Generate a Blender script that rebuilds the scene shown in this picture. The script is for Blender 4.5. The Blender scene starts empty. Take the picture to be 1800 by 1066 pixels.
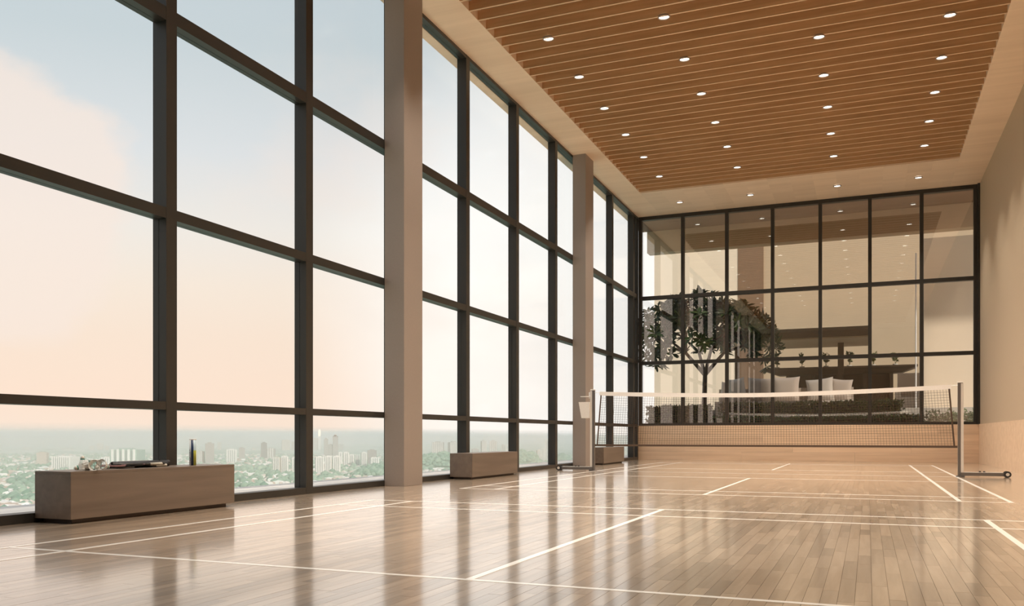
import bpy, bmesh, math, random
from mathutils import Vector, Matrix, noise

random.seed(7)
S = bpy.context.scene
COL = S.collection

# ------------------------------------------------------------------ camera
F_PX, CX, HOR = 1664.45, 733.343, 766.10
YAW, EYE = 0.4443, (1.7098, -17.9652, 0.6836)
cam_data = bpy.data.cameras.new('camera')
cam_data.sensor_fit = 'HORIZONTAL'
cam_data.sensor_width = 36.0
cam_data.lens = F_PX / 1800 * 36.0
cam_data.shift_x = (900 - CX) / 1800
cam_data.shift_y = (HOR - 533) / 1800
cam_data.clip_start = 0.05
cam_data.clip_end = 60000
cam = bpy.data.objects.new('camera', cam_data)
cam.location = EYE
cam.rotation_euler = (math.pi / 2, 0, YAW)
COL.objects.link(cam)
S.camera = cam

# ------------------------------------------------------------------ view, world, exposure
S.view_settings.view_transform = 'Standard'
S.view_settings.look = 'None'
S.view_settings.gamma = 1.0
S.view_settings.use_curve_mapping = False
S.view_settings.exposure = 0.0
S.cycles.max_bounces = 10
S.cycles.diffuse_bounces = 6
S.cycles.glossy_bounces = 5
S.cycles.transparent_max_bounces = 24
S.cycles.volume_bounces = 4
S.cycles.sample_clamp_indirect = 2.5
S.cycles.caustics_reflective = False
S.cycles.use_denoising = True

SKY_STRENGTH = 1.0
LAMP_POWER = 32.0


def build_world():
    w = bpy.data.worlds.new('evening_sky')
    S.world = w
    w.use_nodes = True
    nt = w.node_tree
    nt.nodes.clear()
    N = nt.nodes.new
    L = nt.links.new
    out = N('ShaderNodeOutputWorld')
    bg = N('ShaderNodeBackground')
    bg.inputs['Strength'].default_value = SKY_STRENGTH
    tc = N('ShaderNodeTexCoord')
    sep = N('ShaderNodeSeparateXYZ')
    L(tc.outputs['Generated'], sep.inputs[0])
    ramp = N('ShaderNodeValToRGB')
    e = ramp.color_ramp.elements
    e[0].position = 0.0
    e[0].color = (0.42, 0.38, 0.34, 1)
    e[1].position = 1.0
    e[1].color = (0.50, 0.60, 0.72, 1)
    for p, c in ((0.44, (0.55, 0.48, 0.42)), (0.498, (0.93, 0.78, 0.66)), (0.506, (0.98, 0.80, 0.66)), (0.52, (1.0, 0.79, 0.64)), (0.55, (0.97, 0.80, 0.66)), (0.575, (0.95, 0.83, 0.71)),
                 (0.605, (0.89, 0.85, 0.79)), (0.64, (0.75, 0.785, 0.80)), (0.69, (0.60, 0.68, 0.71)), (0.80, (0.54, 0.64, 0.72))):
        x = e.new(p)
        x.color = (*c, 1)
    mz = N('ShaderNodeMath')
    mz.operation = 'MULTIPLY_ADD'
    mz.inputs[1].default_value = 0.5
    mz.inputs[2].default_value = 0.5
    L(sep.outputs['Z'], mz.inputs[0])
    L(mz.outputs[0], ramp.inputs[0])
    # brighter, whiter air towards the north end of the building
    dot = N('ShaderNodeVectorMath')
    dot.operation = 'DOT_PRODUCT'
    dot.inputs[1].default_value = Vector((-0.25, 0.955, 0.13)).normalized()
    L(tc.outputs['Generated'], dot.inputs[0])
    mr = N('ShaderNodeMapRange')
    mr.interpolation_type = 'SMOOTHSTEP'
    mr.inputs['From Min'].default_value = 0.945
    mr.inputs['From Max'].default_value = 1.0
    mr.inputs['To Max'].default_value = 0.82
    L(dot.outputs['Value'], mr.inputs[0])
    m1 = N('ShaderNodeMixRGB')
    m1.inputs[2].default_value = (1.20, 1.20, 1.16, 1)
    L(mr.outputs[0], m1.inputs[0])
    L(ramp.outputs[0], m1.inputs[1])
    # cumulus banks
    mp = N('ShaderNodeMapping')
    mp.inputs['Scale'].default_value = (1, 1, 1.7)
    mp.inputs['Location'].default_value = (0.35, 0.1, 0.4)
    L(tc.outputs['Generated'], mp.inputs[0])
    nz = N('ShaderNodeTexNoise')
    nz.inputs['Scale'].default_value = 3.2
    nz.inputs['Detail'].default_value = 7
    nz.inputs['Roughness'].default_value = 0.55
    L(mp.outputs[0], nz.inputs[0])
    d2 = N('ShaderNodeVectorMath')
    d2.operation = 'DOT_PRODUCT'
    c0 = Vector((-0.756, 0.613, 0.23)).normalized()
    d2.inputs[1].default_value = c0
    L(tc.outputs['Generated'], d2.inputs[0])
    ad = N('ShaderNodeMath')
    ad.operation = 'MULTIPLY_ADD'
    ad.inputs[1].default_value = 0.045
    L(nz.outputs['Fac'], ad.inputs[0])
    L(d2.outputs['Value'], ad.inputs[2])
    r2 = N('ShaderNodeMapRange')
    r2.interpolation_type = 'SMOOTHSTEP'
    r2.inputs['From Min'].default_value = 1.0085
    r2.inputs['From Max'].default_value = 1.0145
    L(ad.outputs[0], r2.inputs[0])
    r3 = N('ShaderNodeMapRange')
    r3.interpolation_type = 'SMOOTHSTEP'
    r3.inputs['From Min'].default_value = 0.5
    r3.inputs['From Max'].default_value = 0.72
    r3.inputs['To Max'].default_value = 0.55
    L(nz.outputs['Fac'], r3.inputs[0])
    mx = N('ShaderNodeMath')
    mx.operation = 'MAXIMUM'
    L(r2.outputs[0], mx.inputs[0])
    L(r3.outputs[0], mx.inputs[1])
    sc = N('ShaderNodeMath')
    sc.operation = 'MULTIPLY'
    sc.inputs[1].default_value = 0.75
    L(mx.outputs[0], sc.inputs[0])
    up = N('ShaderNodeMapRange')
    up.inputs['From Min'].default_value = 0.0
    up.inputs['From Max'].default_value = 0.12
    L(sep.outputs['Z'], up.inputs[0])
    s2 = N('ShaderNodeMath')
    s2.operation = 'MULTIPLY'
    L(sc.outputs[0], s2.inputs[0])
    L(up.outputs[0], s2.inputs[1])
    m2 = N('ShaderNodeMixRGB')
    m2.inputs[2].default_value = (0.96, 0.83, 0.74, 1)
    L(s2.outputs[0], m2.inputs[0])
    L(m1.outputs[0], m2.inputs[1])
    L(m2.outputs[0], bg.inputs[0])
    L(bg.outputs[0], out.inputs[0])


build_world()

# low sun added behind the building to brighten city and terrace, away from windows
sun_data = bpy.data.lights.new('city_fill_sun', 'SUN')
sun_data.energy = 3.2
sun_data.angle = math.radians(3)
sun_data.color = (1.0, 0.90, 0.77)
sun = bpy.data.objects.new('city_fill_sun', sun_data)
sun.rotation_euler = Vector((0.75, -0.55, 0.50)).to_track_quat('Z', 'Y').to_euler()
COL.objects.link(sun)

# ------------------------------------------------------------------ helpers
ca, sa = math.cos(YAW), math.sin(YAW)


def ray(u, v):
    x = (u - CX) / F_PX
    return Vector((x * ca - sa, x * sa + ca, (HOR - v) / F_PX))


def on_y(u, v, Y):
    r = ray(u, v)
    return Vector(EYE) + r * ((Y - EYE[1]) / r[1])


def project(p):
    d = Vector(p) - Vector(EYE)
    dd = -d.x * sa + d.y * ca
    if dd <= 0.1:
        return None
    return CX + F_PX * (d.x * ca + d.y * sa) / dd, HOR - F_PX * d.z / dd, dd


class MB:
    """collects simple shapes and links them as one mesh object"""

    def __init__(self):
        self.v, self.f, self.sm = [], [], []

    def add(self, vs, fs, smooth=False):
        b = len(self.v)
        self.v += [tuple(p) for p in vs]
        self.f += [tuple(b + i for i in q) for q in fs]
        self.sm += [smooth] * len(fs)
        return self

    def box(self, x0, x1, y0, y1, z0, z1, rz=0, c=None):
        vs = [Vector((x, y, z)) for z in (z0, z1) for y in (y0, y1) for x in (x0, x1)]
        if rz:
            m = Matrix.Rotation(rz, 3, 'Z')
            o = Vector(c) if c else Vector((0, 0, 0))
            vs = [m @ (p - o) + o for p in vs]
        return self.add(vs, [(0, 2, 3, 1), (4, 5, 7, 6), (0, 1, 5, 4), (1, 3, 7, 5), (3, 2, 6, 7), (2, 0, 4, 6)])

    def cyl(self, p0, p1, r0, r1=None, n=16, cap=True):
        r1 = r0 if r1 is None else r1
        p0, p1 = Vector(p0), Vector(p1)
        d = (p1 - p0).normalized()
        q = d.to_track_quat('Z', 'Y')
        vs = []
        for p, r in ((p0, r0), (p1, r1)):
            for i in range(n):
                t = 2 * math.pi * i / n
                vs.append(p + q @ Vector((r * math.cos(t), r * math.sin(t), 0)))
        fs = [(i, (i + 1) % n, n + (i + 1) % n, n + i) for i in range(n)]
        self.add(vs, fs, True)
        if cap:
            self.add(vs[:n], [tuple(range(n))[::-1]])
            self.add(vs[n:], [tuple(range(n))])
        return self

    def lathe(self, prof, n=24, at=(0, 0, 0), q=None):
        at = Vector(at)
        vs = []
        for r, z in prof:
            for i in range(n):
                t = 2 * math.pi * i / n
                p = Vector((r * math.cos(t), r * math.sin(t), z))
                vs.append(at + (q @ p if q else p))
        fs = []
        for k in range(len(prof) - 1):
            for i in range(n):
                j = (i + 1) % n
                fs.append((k * n + i, k * n + j, (k + 1) * n + j, (k + 1) * n + i))
        return self.add(vs, fs, True)

    def mesh(self, name, bevel=0):
        me = bpy.data.meshes.new(name)
        me.from_pydata(self.v, [], self.f)
        me.polygons.foreach_set('use_smooth', self.sm)
        if bevel:
            bm = bmesh.new()
            bm.from_mesh(me)
            bmesh.ops.bevel(bm, geom=list(bm.edges), offset=bevel, segments=2, profile=0.7, affect='EDGES')
            bm.to_mesh(me)
            bm.free()
        me.update()
        return me

    def build(self, name, mat, parent=None, loc=None, bevel=0):
        me = self.mesh(name, bevel)
        return link(name, me, mat, parent, loc)


def link(name, me, mat=None, parent=None, loc=None):
    if mat is not None and not me.materials:
        me.materials.append(mat)
    o = bpy.data.objects.new(name, me)
    COL.objects.link(o)
    if parent is not None:
        o.parent = parent
    if loc is not None:
        o.location = loc
    return o


def tag(o, label=None, cat=None, group=None, kind=None):
    if label:
        o['label'] = label
    if cat:
        o['category'] = cat
    if group:
        o['group'] = group
    if kind:
        o['kind'] = kind
    return o


def empty(name, loc=(0, 0, 0), rz=0):
    o = bpy.data.objects.new(name, None)
    o.empty_display_size = 0.1
    o.location = loc
    o.rotation_euler = (0, 0, rz)
    COL.objects.link(o)
    return o


def copy_tree(o, parent=None):
    c = o.copy()
    COL.objects.link(c)
    c.parent = parent
    for ch in list(o.children):
        copy_tree(ch, c)
    return c


# ------------------------------------------------------------------ materials
def new_mat(name):
    m = bpy.data.materials.new(name)
    m.use_nodes = True
    nt = m.node_tree
    b = nt.nodes['Principled BSDF']
    return m, nt, b


def plain(name, col, rough=0.5, metal=0.0, spec=0.5, bump=0.0, scale=40, var=0.06):
    m, nt, b = new_mat(name)
    b.inputs['Roughness'].default_value = rough
    b.inputs['Metallic'].default_value = metal
    b.inputs['Specular IOR Level'].default_value = spec
    tc = nt.nodes.new('ShaderNodeTexCoord')
    nz = nt.nodes.new('ShaderNodeTexNoise')
    nz.inputs['Scale'].default_value = scale
    nz.inputs['Detail'].default_value = 4
    nt.links.new(tc.outputs['Object'], nz.inputs[0])
    rp = nt.nodes.new('ShaderNodeValToRGB')
    rp.color_ramp.elements[0].color = (*[c * (1 - var) for c in col], 1)
    rp.color_ramp.elements[1].color = (*[min(1, c * (1 + var)) for c in col], 1)
    nt.links.new(nz.outputs['Fac'], rp.inputs[0])
    nt.links.new(rp.outputs[0], b.inputs['Base Color'])
    if bump:
        bp = nt.nodes.new('ShaderNodeBump')
        bp.inputs['Strength'].default_value = bump
        bp.inputs['Distance'].default_value = 0.01
        nt.links.new(nz.outputs['Fac'], bp.inputs['Height'])
        nt.links.new(bp.outputs[0], b.inputs['Normal'])
    return m


def wood(name, dark, light, axis='Y', rough=0.45, grain=14, piece_var=0.0, coat=0.0, stretch=0.06, bump=0.0):
    """grain runs along axis; piece_var varies tone piece by piece"""
    m, nt, b = new_mat(name)
    N, L = nt.nodes.new, nt.links.new
    tc = N('ShaderNodeTexCoord')
    vm = N('ShaderNodeVectorMath')
    vm.operation = 'ADD'
    geo = N('ShaderNodeNewGeometry')
    oi = N('ShaderNodeObjectInfo')
    sm = N('ShaderNodeMath')
    sm.operation = 'ADD'
    L(geo.outputs['Random Per Island'], sm.inputs[0])
    L(oi.outputs['Random'], sm.inputs[1])
    fr = N('ShaderNodeMath')
    fr.operation = 'FRACT'
    L(sm.outputs[0], fr.inputs[0])
    off = N('ShaderNodeMath')
    off.operation = 'MULTIPLY'
    off.inputs[1].default_value = 57.0
    L(fr.outputs[0], off.inputs[0])
    L(tc.outputs['Object'], vm.inputs[0])
    L(off.outputs[0], vm.inputs[1])
    mp = N('ShaderNodeMapping')
    s = [1, 1, 1]
    s['XYZ'.index(axis)] = stretch
    mp.inputs['Scale'].default_value = s
    L(vm.outputs[0], mp.inputs[0])
    nz = N('ShaderNodeTexNoise')
    nz.inputs['Scale'].default_value = grain
    nz.inputs['Detail'].default_value = 6
    nz.inputs['Roughness'].default_value = 0.6
    nz.inputs['Distortion'].default_value = 0.4
    L(mp.outputs[0], nz.inputs[0])
    rp = N('ShaderNodeValToRGB')
    rp.color_ramp.elements[0].position = 0.32
    rp.color_ramp.elements[0].color = (*dark, 1)
    rp.color_ramp.elements[1].position = 0.70
    rp.color_ramp.elements[1].color = (*light, 1)
    L(nz.outputs['Fac'], rp.inputs[0])
    hs = N('ShaderNodeHueSaturation')
    mr = N('ShaderNodeMapRange')
    mr.inputs['To Min'].default_value = 1 - piece_var
    mr.inputs['To Max'].default_value = 1 + piece_var
    L(fr.outputs[0], mr.inputs[0])
    L(mr.outputs[0], hs.inputs['Value'])
    L(rp.outputs[0], hs.inputs['Color'])
    L(hs.outputs[0], b.inputs['Base Color'])
    b.inputs['Roughness'].default_value = rough
    if coat:
        b.inputs['Coat Weight'].default_value = coat
        b.inputs['Coat Roughness'].default_value = 0.12
        b.inputs['Coat IOR'].default_value = 1.9
    if bump:
        bp = N('ShaderNodeBump')
        bp.inputs['Strength'].default_value = bump
        bp.inputs['Distance'].default_value = 0.004
        L(nz.outputs['Fac'], bp.inputs['Height'])
        L(bp.outputs[0], b.inputs['Normal'])
    return m


def glass(name, base, fres=1.0, tint=(1, 1, 1), rough=0.0):
    """thin window glass: clear straight-through view plus a mirror reflection"""
    m = bpy.data.materials.new(name)
    m.use_nodes = True
    nt = m.node_tree
    nt.nodes.clear()
    N, L = nt.nodes.new, nt.links.new
    out = N('ShaderNodeOutputMaterial')
    mix = N('ShaderNodeMixShader')
    tr = N('ShaderNodeBsdfTransparent')
    tr.inputs[0].default_value = (*tint, 1)
    gl = N('ShaderNodeBsdfGlossy')
    gl.inputs['Roughness'].default_value = rough
    gl.inputs['Color'].default_value = (1, 1, 1, 1)
    lw = N('ShaderNodeLayerWeight')
    lw.inputs['Blend'].default_value = 0.5
    pw = N('ShaderNodeMath')
    pw.operation = 'POWER'
    pw.inputs[1].default_value = 5.0
    L(lw.outputs['Facing'], pw.inputs[0])
    ma = N('ShaderNodeMath')
    ma.operation = 'MULTIPLY_ADD'
    ma.use_clamp = True
    ma.inputs[1].default_value = fres
    ma.inputs[2].default_value = base
    L(pw.outputs[0], ma.inputs[0])
    L(ma.outputs[0], mix.inputs[0])
    L(tr.outputs[0], mix.inputs[1])
    L(gl.outputs[0], mix.inputs[2])
    L(mix.outputs[0], out.inputs[0])
    return m


def emitter(name, col, strength):
    m = bpy.data.materials.new(name)
    m.use_nodes = True
    nt = m.node_tree
    nt.nodes.clear()
    out = nt.nodes.new('ShaderNodeOutputMaterial')
    em = nt.nodes.new('ShaderNodeEmission')
    em.inputs[0].default_value = (*col, 1)
    em.inputs[1].default_value = strength
    nt.links.new(em.outputs[0], out.inputs[0])
    return m


def leafy(name, c0, c1, rough=0.5, trans=0.0):
    m, nt, b = new_mat(name)
    N, L = nt.nodes.new, nt.links.new
    geo = N('ShaderNodeNewGeometry')
    rp = N('ShaderNodeValToRGB')
    rp.color_ramp.elements[0].color = (*c0, 1)
    rp.color_ramp.elements[1].color = (*c1, 1)
    L(geo.outputs['Random Per Island'], rp.inputs[0])
    L(rp.outputs[0], b.inputs['Base Color'])
    b.inputs['Roughness'].default_value = rough
    return m


M = {}
M['frame'] = plain('dark_bronze_frame', (0.030, 0.028, 0.025), 0.4, 0.0, 0.4)
M['column'] = plain('taupe_plaster', (0.31, 0.268, 0.242), 0.6, 0, 0.3, 0.05, 60)
M['floor'] = wood('maple_floor', (0.375, 0.285, 0.205), (0.50, 0.395, 0.295), 'Y', 0.30, 22, 0.21, 1.0)
M['subfloor'] = plain('floor_joint', (0.20, 0.14, 0.09), 0.8)
M['paint'] = plain('court_paint', (0.95, 0.93, 0.89), 0.35)
b_ = M['paint'].node_tree.nodes['Principled BSDF']
b_.inputs['Coat Weight'].default_value = 0.7
b_.inputs['Coat Roughness'].default_value = 0.12
b_.inputs['Coat IOR'].default_value = 1.7
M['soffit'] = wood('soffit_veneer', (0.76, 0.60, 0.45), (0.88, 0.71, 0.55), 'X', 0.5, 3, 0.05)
M['slat'] = wood('oak_slat', (0.52, 0.315, 0.165), (0.67, 0.43, 0.24), 'X', 0.5, 12, 0.05)
M['edge'] = wood('oak_edge_lit_tone', (0.62, 0.45, 0.29), (0.74, 0.55, 0.37), 'X', 0.5, 12, 0.03)  # paler oak: floor light on the slat undersides put into the colour
M['deck'] = plain('ceiling_back', (0.28, 0.17, 0.095), 0.8)
M['base'] = wood('oak_wall_board', (0.70, 0.52, 0.365), (0.86, 0.67, 0.50), 'X', 0.45, 9, 0.06)
M['bench'] = wood('walnut_laminate', (0.138, 0.106, 0.084), (0.190, 0.148, 0.118), 'Y', 0.4, 10, 0.04)
M['plinth'] = plain('bench_plinth', (0.06, 0.04, 0.03), 0.6)
M['wall'] = plain('beige_wall', (0.50, 0.40, 0.29), 0.7)
M['glass'] = glass('window_glass', 0.010, 0.5, rough=0.14)
M['glass_far'] = glass('coated_glass', 0.15, 0.8)
M['lens'] = emitter('lamp_lens', (1.0, 0.93, 0.80), 4.0)
M['trim'] = plain('lamp_trim', (0.30, 0.24, 0.20), 0.35)
M['steel'] = plain('grey_steel', (0.18, 0.17, 0.165), 0.35, 0.6)
M['alu'] = plain('pale_aluminium', (0.72, 0.70, 0.67), 0.35, 0.2)
M['white'] = plain('white_plastic', (0.92, 0.91, 0.89), 0.45)
M['rubber'] = plain('black_rubber', (0.025, 0.024, 0.024), 0.6)
M['cord'] = plain('net_cord', (0.085, 0.055, 0.038), 0.8)
M['tape'] = plain('white_net_tape', (0.97, 0.97, 0.96), 0.6)
M['concrete'] = plain('pale_ledge', (0.88, 0.85, 0.80), 0.7)
M['render'] = plain('terrace_plaster', (0.56, 0.43, 0.29), 0.75, scale=1.5, var=0.05)
M['cream'] = plain('cream_plaster', (0.86, 0.73, 0.57), 0.75, scale=1.5, var=0.04)
M['brown'] = plain('brown_panel', (0.22, 0.135, 0.08), 0.6, scale=3, var=0.1)
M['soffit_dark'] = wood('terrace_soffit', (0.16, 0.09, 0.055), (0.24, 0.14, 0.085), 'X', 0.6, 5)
M['stone'] = plain('terrace_stone', (0.55, 0.51, 0.45), 0.7, scale=6)
M['fabric'] = plain('linen', (0.52, 0.43, 0.36), 0.9, bump=0.2, scale=120)
M['fabric2'] = plain('pale_linen', (0.60, 0.53, 0.46), 0.9, bump=0.2, scale=120)
M['timber'] = wood('pergola_timber', (0.10, 0.06, 0.035), (0.16, 0.10, 0.06), 'X', 0.6, 8)
M['leaf'] = leafy('frangipani_leaf', (0.020, 0.045, 0.018), (0.06, 0.10, 0.035), 0.4)
M['hedge'] = leafy('hedge_leaf', (0.035, 0.060, 0.012), (0.13, 0.15, 0.035), 0.5)
M['hedge2'] = leafy('hedge_leaf_green', (0.012, 0.05, 0.014), (0.05, 0.14, 0.03), 0.5)
M['bark'] = plain('grey_bark', (0.10, 0.08, 0.06), 0.9, bump=0.4, scale=30)


def struct(o, label, cat):
    return tag(o, label, cat, None, 'structure')


# ------------------------------------------------------------------ room dimensions
XL, XR = -4.20, 4.20          # inner faces of the frames and of the right wall
YF, YB = 9.10, -24.9          # far glass wall, wall behind the camera
ZC = 6.90                     # soffit
PITCH = 2.435
ROWS = [(0.0, 0.075), (0.925, 1.0), (2.715, 2.815), (4.565, 4.69), (6.845, 6.90)]   # sill, three transoms, head

# ------------------------------------------------------------------ floor
floor = MB().box(XL - 0.2, XR + 0.1, YB - 0.1, YF + 0.05, -0.25, -0.010).build('floor', M['subfloor'])
struct(floor, 'glossy maple strip floor with white badminton court lines', 'floor')

PW, PT, GAP = 0.065, 0.0095, 0.0006
LENS = (0.40, 0.55, 0.70, 0.85)


def plank_geo(l):
    w2, l2 = PW / 2 - GAP, l / 2 - GAP
    vs = [(sx * w2, sy * l2, z) for z in (-PT, 0) for sx, sy in ((-1, -1), (1, -1), (1, 1), (-1, 1))]
    fs = [(4, 5, 6, 7)] + [(k, (k + 1) % 4, 4 + (k + 1) % 4, 4 + k) for k in range(4)]
    return vs, fs


GEO = {l: plank_geo(l) for l in LENS}
PMESH = {l: MB().add(*GEO[l]).mesh('plank') for l in LENS}
for me in PMESH.values():
    me.materials.append(M['floor'])
planks = []
x = XL - 0.12
while x < XR:
    y = YB + random.uniform(-0.8, 0)
    while y < YF + 0.05:
        l = random.choice(LENS)
        planks.append((x + PW / 2, y + l / 2, l))
        y += l
    x += PW


def nearness(p):
    q = project((p[0], p[1], 0))
    if q is None or not (0 < q[0] < 1800 and q[1] < 1066):
        return 1e9
    return q[2]


planks.sort(key=nearness)
for px, py, l in planks[:300]:
    link('plank', PMESH[l], None, floor, (px, py, random.uniform(-0.0002, 0.0002)))
rest = MB()
for px, py, l in planks[300:]:
    vs, fs = GEO[l]
    dz = random.uniform(-0.0002, 0.0002)
    rest.add([(a + px, b + py, c + dz) for a, b, c in vs], fs)
tag(rest.build('far_planks', M['floor'], floor), kind='stuff')

# painted court lines
LW = 0.042


def line(x0, x1, y0, y1):
    MB().box(x0, x1, y0, y1, -0.0004, 0.0009).build('court_line', M['paint'], floor)


def line_across(y, x0=-3.05, x1=3.05):
    line(x0, x1, y - LW / 2, y + LW / 2)


def line_along(x, y0, y1):
    MB().box(x - LW / 2, x + LW / 2, y0, y1, -0.0004, 0.0013).build('court_line', M['paint'], floor)


NEAR0 = -15.79          # middle of the nearer court
for y in (-6.68, -5.92, -2.0, 0.0, 2.0, 5.92, 6.68):
    line_across(y)
for y in (6.70, 5.94, 1.98, -1.98, -5.94, -6.70):
    line_across(NEAR0 + y)
for xx in (-3.03, -2.57, 2.57, 3.03):
    line_along(xx, -6.70, 6.70)
    line_along(xx, NEAR0 - 6.72, NEAR0 + 6.72)
for a, b in ((-6.7, -1.98), (1.98, 6.7), (NEAR0 + 1.98, NEAR0 + 6.7), (NEAR0 - 6.7, NEAR0 - 1.98)):
    line_along(0, a, b)

# ------------------------------------------------------------------ glazed walls
FRAME_D = 0.16          # frame depth, glass in the middle


def glazed_wall(name, label, axis, fixed, inward, stops, rows, mw, gmat, ends=(True, True), row_h=None):
    """axis: direction the wall runs along; fixed: coordinate of the inner frame face; inward: +1/-1 side of the room"""
    root = empty(name)
    struct(root, label, 'window')

    def bx(a0, a1, z0, z1, d0, d1):
        p, q = sorted((fixed - inward * d0, fixed - inward * d1))
        if axis == 'Y':
            return MB().box(p, q, a0, a1, z0, z1)
        return MB().box(a0, a1, p, q, z0, z1)

    zt = rows[-1][1]
    for i, c in enumerate(stops):
        if (i == 0 and not ends[0]) or (i == len(stops) - 1 and not ends[1]):
            continue
        bx(c - mw / 2, c + mw / 2, rows[0][0], zt, 0, FRAME_D).build('mullion', M['frame'], root)
    for (a, b), (i, j) in zip(zip(stops, stops[1:]), zip(range(99), range(1, 99))):
        a2 = a + (mw / 2 if (i > 0 or ends[0]) else 0)
        b2 = b - (mw / 2 if (j < len(stops) - 1 or ends[1]) else 0)
        for k, (z0, z1) in enumerate(rows):
            bx(a2, b2, z0, z1, 0.002, FRAME_D - 0.01).build('transom', M['frame'], root)
        for k in range(len(rows) - 1):
            bx(a2, b2, rows[k][1], rows[k + 1][0], 0.084, 0.096).build('pane', gmat, root)
    return root


C1, C2 = (-6.58, -6.00), (2.465, 3.115)     # the two columns on the window wall
G0 = -10.92                                 # first mullion in view
stops1 = [YB] + [G0 + PITCH * k for k in range(-5, 2)] + [-6.215]
stops2 = [-6.14] + [G0 + PITCH * k for k in (3, 4, 5)] + [3.10]
stops3 = [3.175] + [G0 + PITCH * k for k in (7, 8)] + [YF - 0.05]
glazed_wall('window_1', 'tall dark framed curtain wall from the near column to behind the viewer', 'Y', XL, 1, stops1, ROWS, 0.15, M['glass'])
glazed_wall('window_2', 'dark framed curtain wall bays between the two taupe columns', 'Y', XL, 1, stops2, ROWS, 0.15, M['glass'], (False, True))
glazed_wall('window_3', 'dark framed curtain wall bays between far column and end wall', 'Y', XL, 1, stops3, ROWS, 0.15, M['glass'], (False, True))
ROWS_F = [(0.965, 1.03), (2.69, 2.785), (4.535, 4.635), (6.80, 6.90)]
stops4 = [-4.15 + 1.181 * k for k in range(8)]
glazed_wall('window_4', 'reflective glazed end wall with thin dark frames above oak boards', 'X', YF, -1, stops4, ROWS_F, 0.085, M['glass_far'])

for (y0, y1), lb in ((C1, 'taupe column between the long bench and the second bench'), (C2, 'taupe column behind the left net post')):
    o = empty('wall_column', (0, 0, 0))
    MB().box(XL + 0.0005, -3.905, y0, y1, 0, ZC).build('shaft', M['column'], o, bevel=0.004)
    struct(o, lb, 'column')
o = empty('wall_column')
MB().box(XL + 0.0005, -3.905, -15.65, -15.05, 0, ZC).build('shaft', M['column'], o, bevel=0.004)
struct(o, 'taupe column on the window wall beside the viewer, out of the picture', 'column')

# oak boards under the end glazing
bw = empty('wall_far')
struct(bw, 'low oak board wall under the end glazing', 'wall')
MB().box(XL, XR, YF + 0.025, YF + 0.16, 0, 0.965).build('backing', M['plinth'], bw)
edges_x = [XL + 2.8 * k for k in range(4)]
zb = [0.0, 0.235, 0.475, 0.72, 0.962]
for r in range(4):
    sh = (0.0, 1.3, 0.55, 1.9)[r]
    xs = [XL] + [XL + sh + 2.8 * k for k in range(0, 4) if XL + 0.1 < XL + sh + 2.8 * k < XR - 0.1] + [XR]
    for a, b in zip(xs, xs[1:]):
        MB().box(a + 0.0012, b - 0.0012, YF, YF + 0.025, zb[r] + 0.001, zb[r + 1] - 0.001).build('board', M['base'], bw)

# right wall and the wall behind the camera
wr = MB().box(XR, XR + 0.2, YB, YF + 0.2, 0, ZC + 0.3).build('wall_right', M['wall'])
struct(wr, 'plain beige wall on the right of the hall', 'wall')
MB().box(XR - 0.02, XR, YB, YF - 0.01, 0, 0.965).build('wall_board', M['base'], wr)
MB().box(XR - 0.05, XR, YF - 0.10, YF - 0.005, 0.97, ZC).build('corner_post', M['frame'], wr)
wbk = MB().box(XL - 0.2, XR + 0.2, YB - 0.2, YB - 0.02, 0, ZC + 0.3).build('wall_back', M['wall'])
struct(wbk, 'plain beige wall behind the viewer', 'wall')

# ------------------------------------------------------------------ ceiling
SX, SY0, SY1 = 3.56, YB + 2.7, 6.40
ceil = MB().box(-SX - 0.3, SX + 0.3, YB, YF + 0.1, ZC + 0.20, ZC + 0.30).build('ceiling', M['deck'])
struct(ceil, 'oak slat ceiling set in a flat veneer soffit', 'ceiling')


def soffit(x0, x1, y0, y1):
    MB().box(x0, x1, y0, y1, ZC, ZC + 0.2).build('soffit_board', M['soffit'], ceil)


yy = YB
ks = 12
for k in range(ks):                       # boards of the two long soffits
    a, b = YB + (YF + 0.16 - YB) * k / ks, YB + (YF + 0.16 - YB) * (k + 1) / ks
    soffit(-4.20, -SX, a, b)
    MB().box(-4.53, -4.20, a, b, ZC, ZC + 0.2).build('soffit_board', M['soffit'], ceil)
    MB().box(-4.53, -4.37, a, b, 6.855, 6.90).build('eave_board', M['soffit'], ceil)
    soffit(SX, XR + 0.1, a, b)
for k in range(14):                       # boards of the end soffits
    a, b = -SX + 2 * SX * k / 14, -SX + 2 * SX * (k + 1) / 14
    soffit(a, b, SY1, YF + 0.16)
    soffit(a, b, YB, SY0)
slat_me = MB().box(-SX, SX, -0.014, 0.014, 0.0, 0.135).mesh('slat')
slat_me.materials.append(M['slat'])
edge_me = MB().box(-SX, SX, -0.016, 0.016, -0.005, 0.0).mesh('painted_edge_light')  # thin strip added to carry the lit tone of the slat underside
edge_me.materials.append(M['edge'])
y = 6.279
while y > SY0:
    sl = link('slat', slat_me, None, ceil, (0, y, ZC + 0.002))
    link('painted_edge_light', edge_me, None, sl)
    y -= 0.3455

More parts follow.
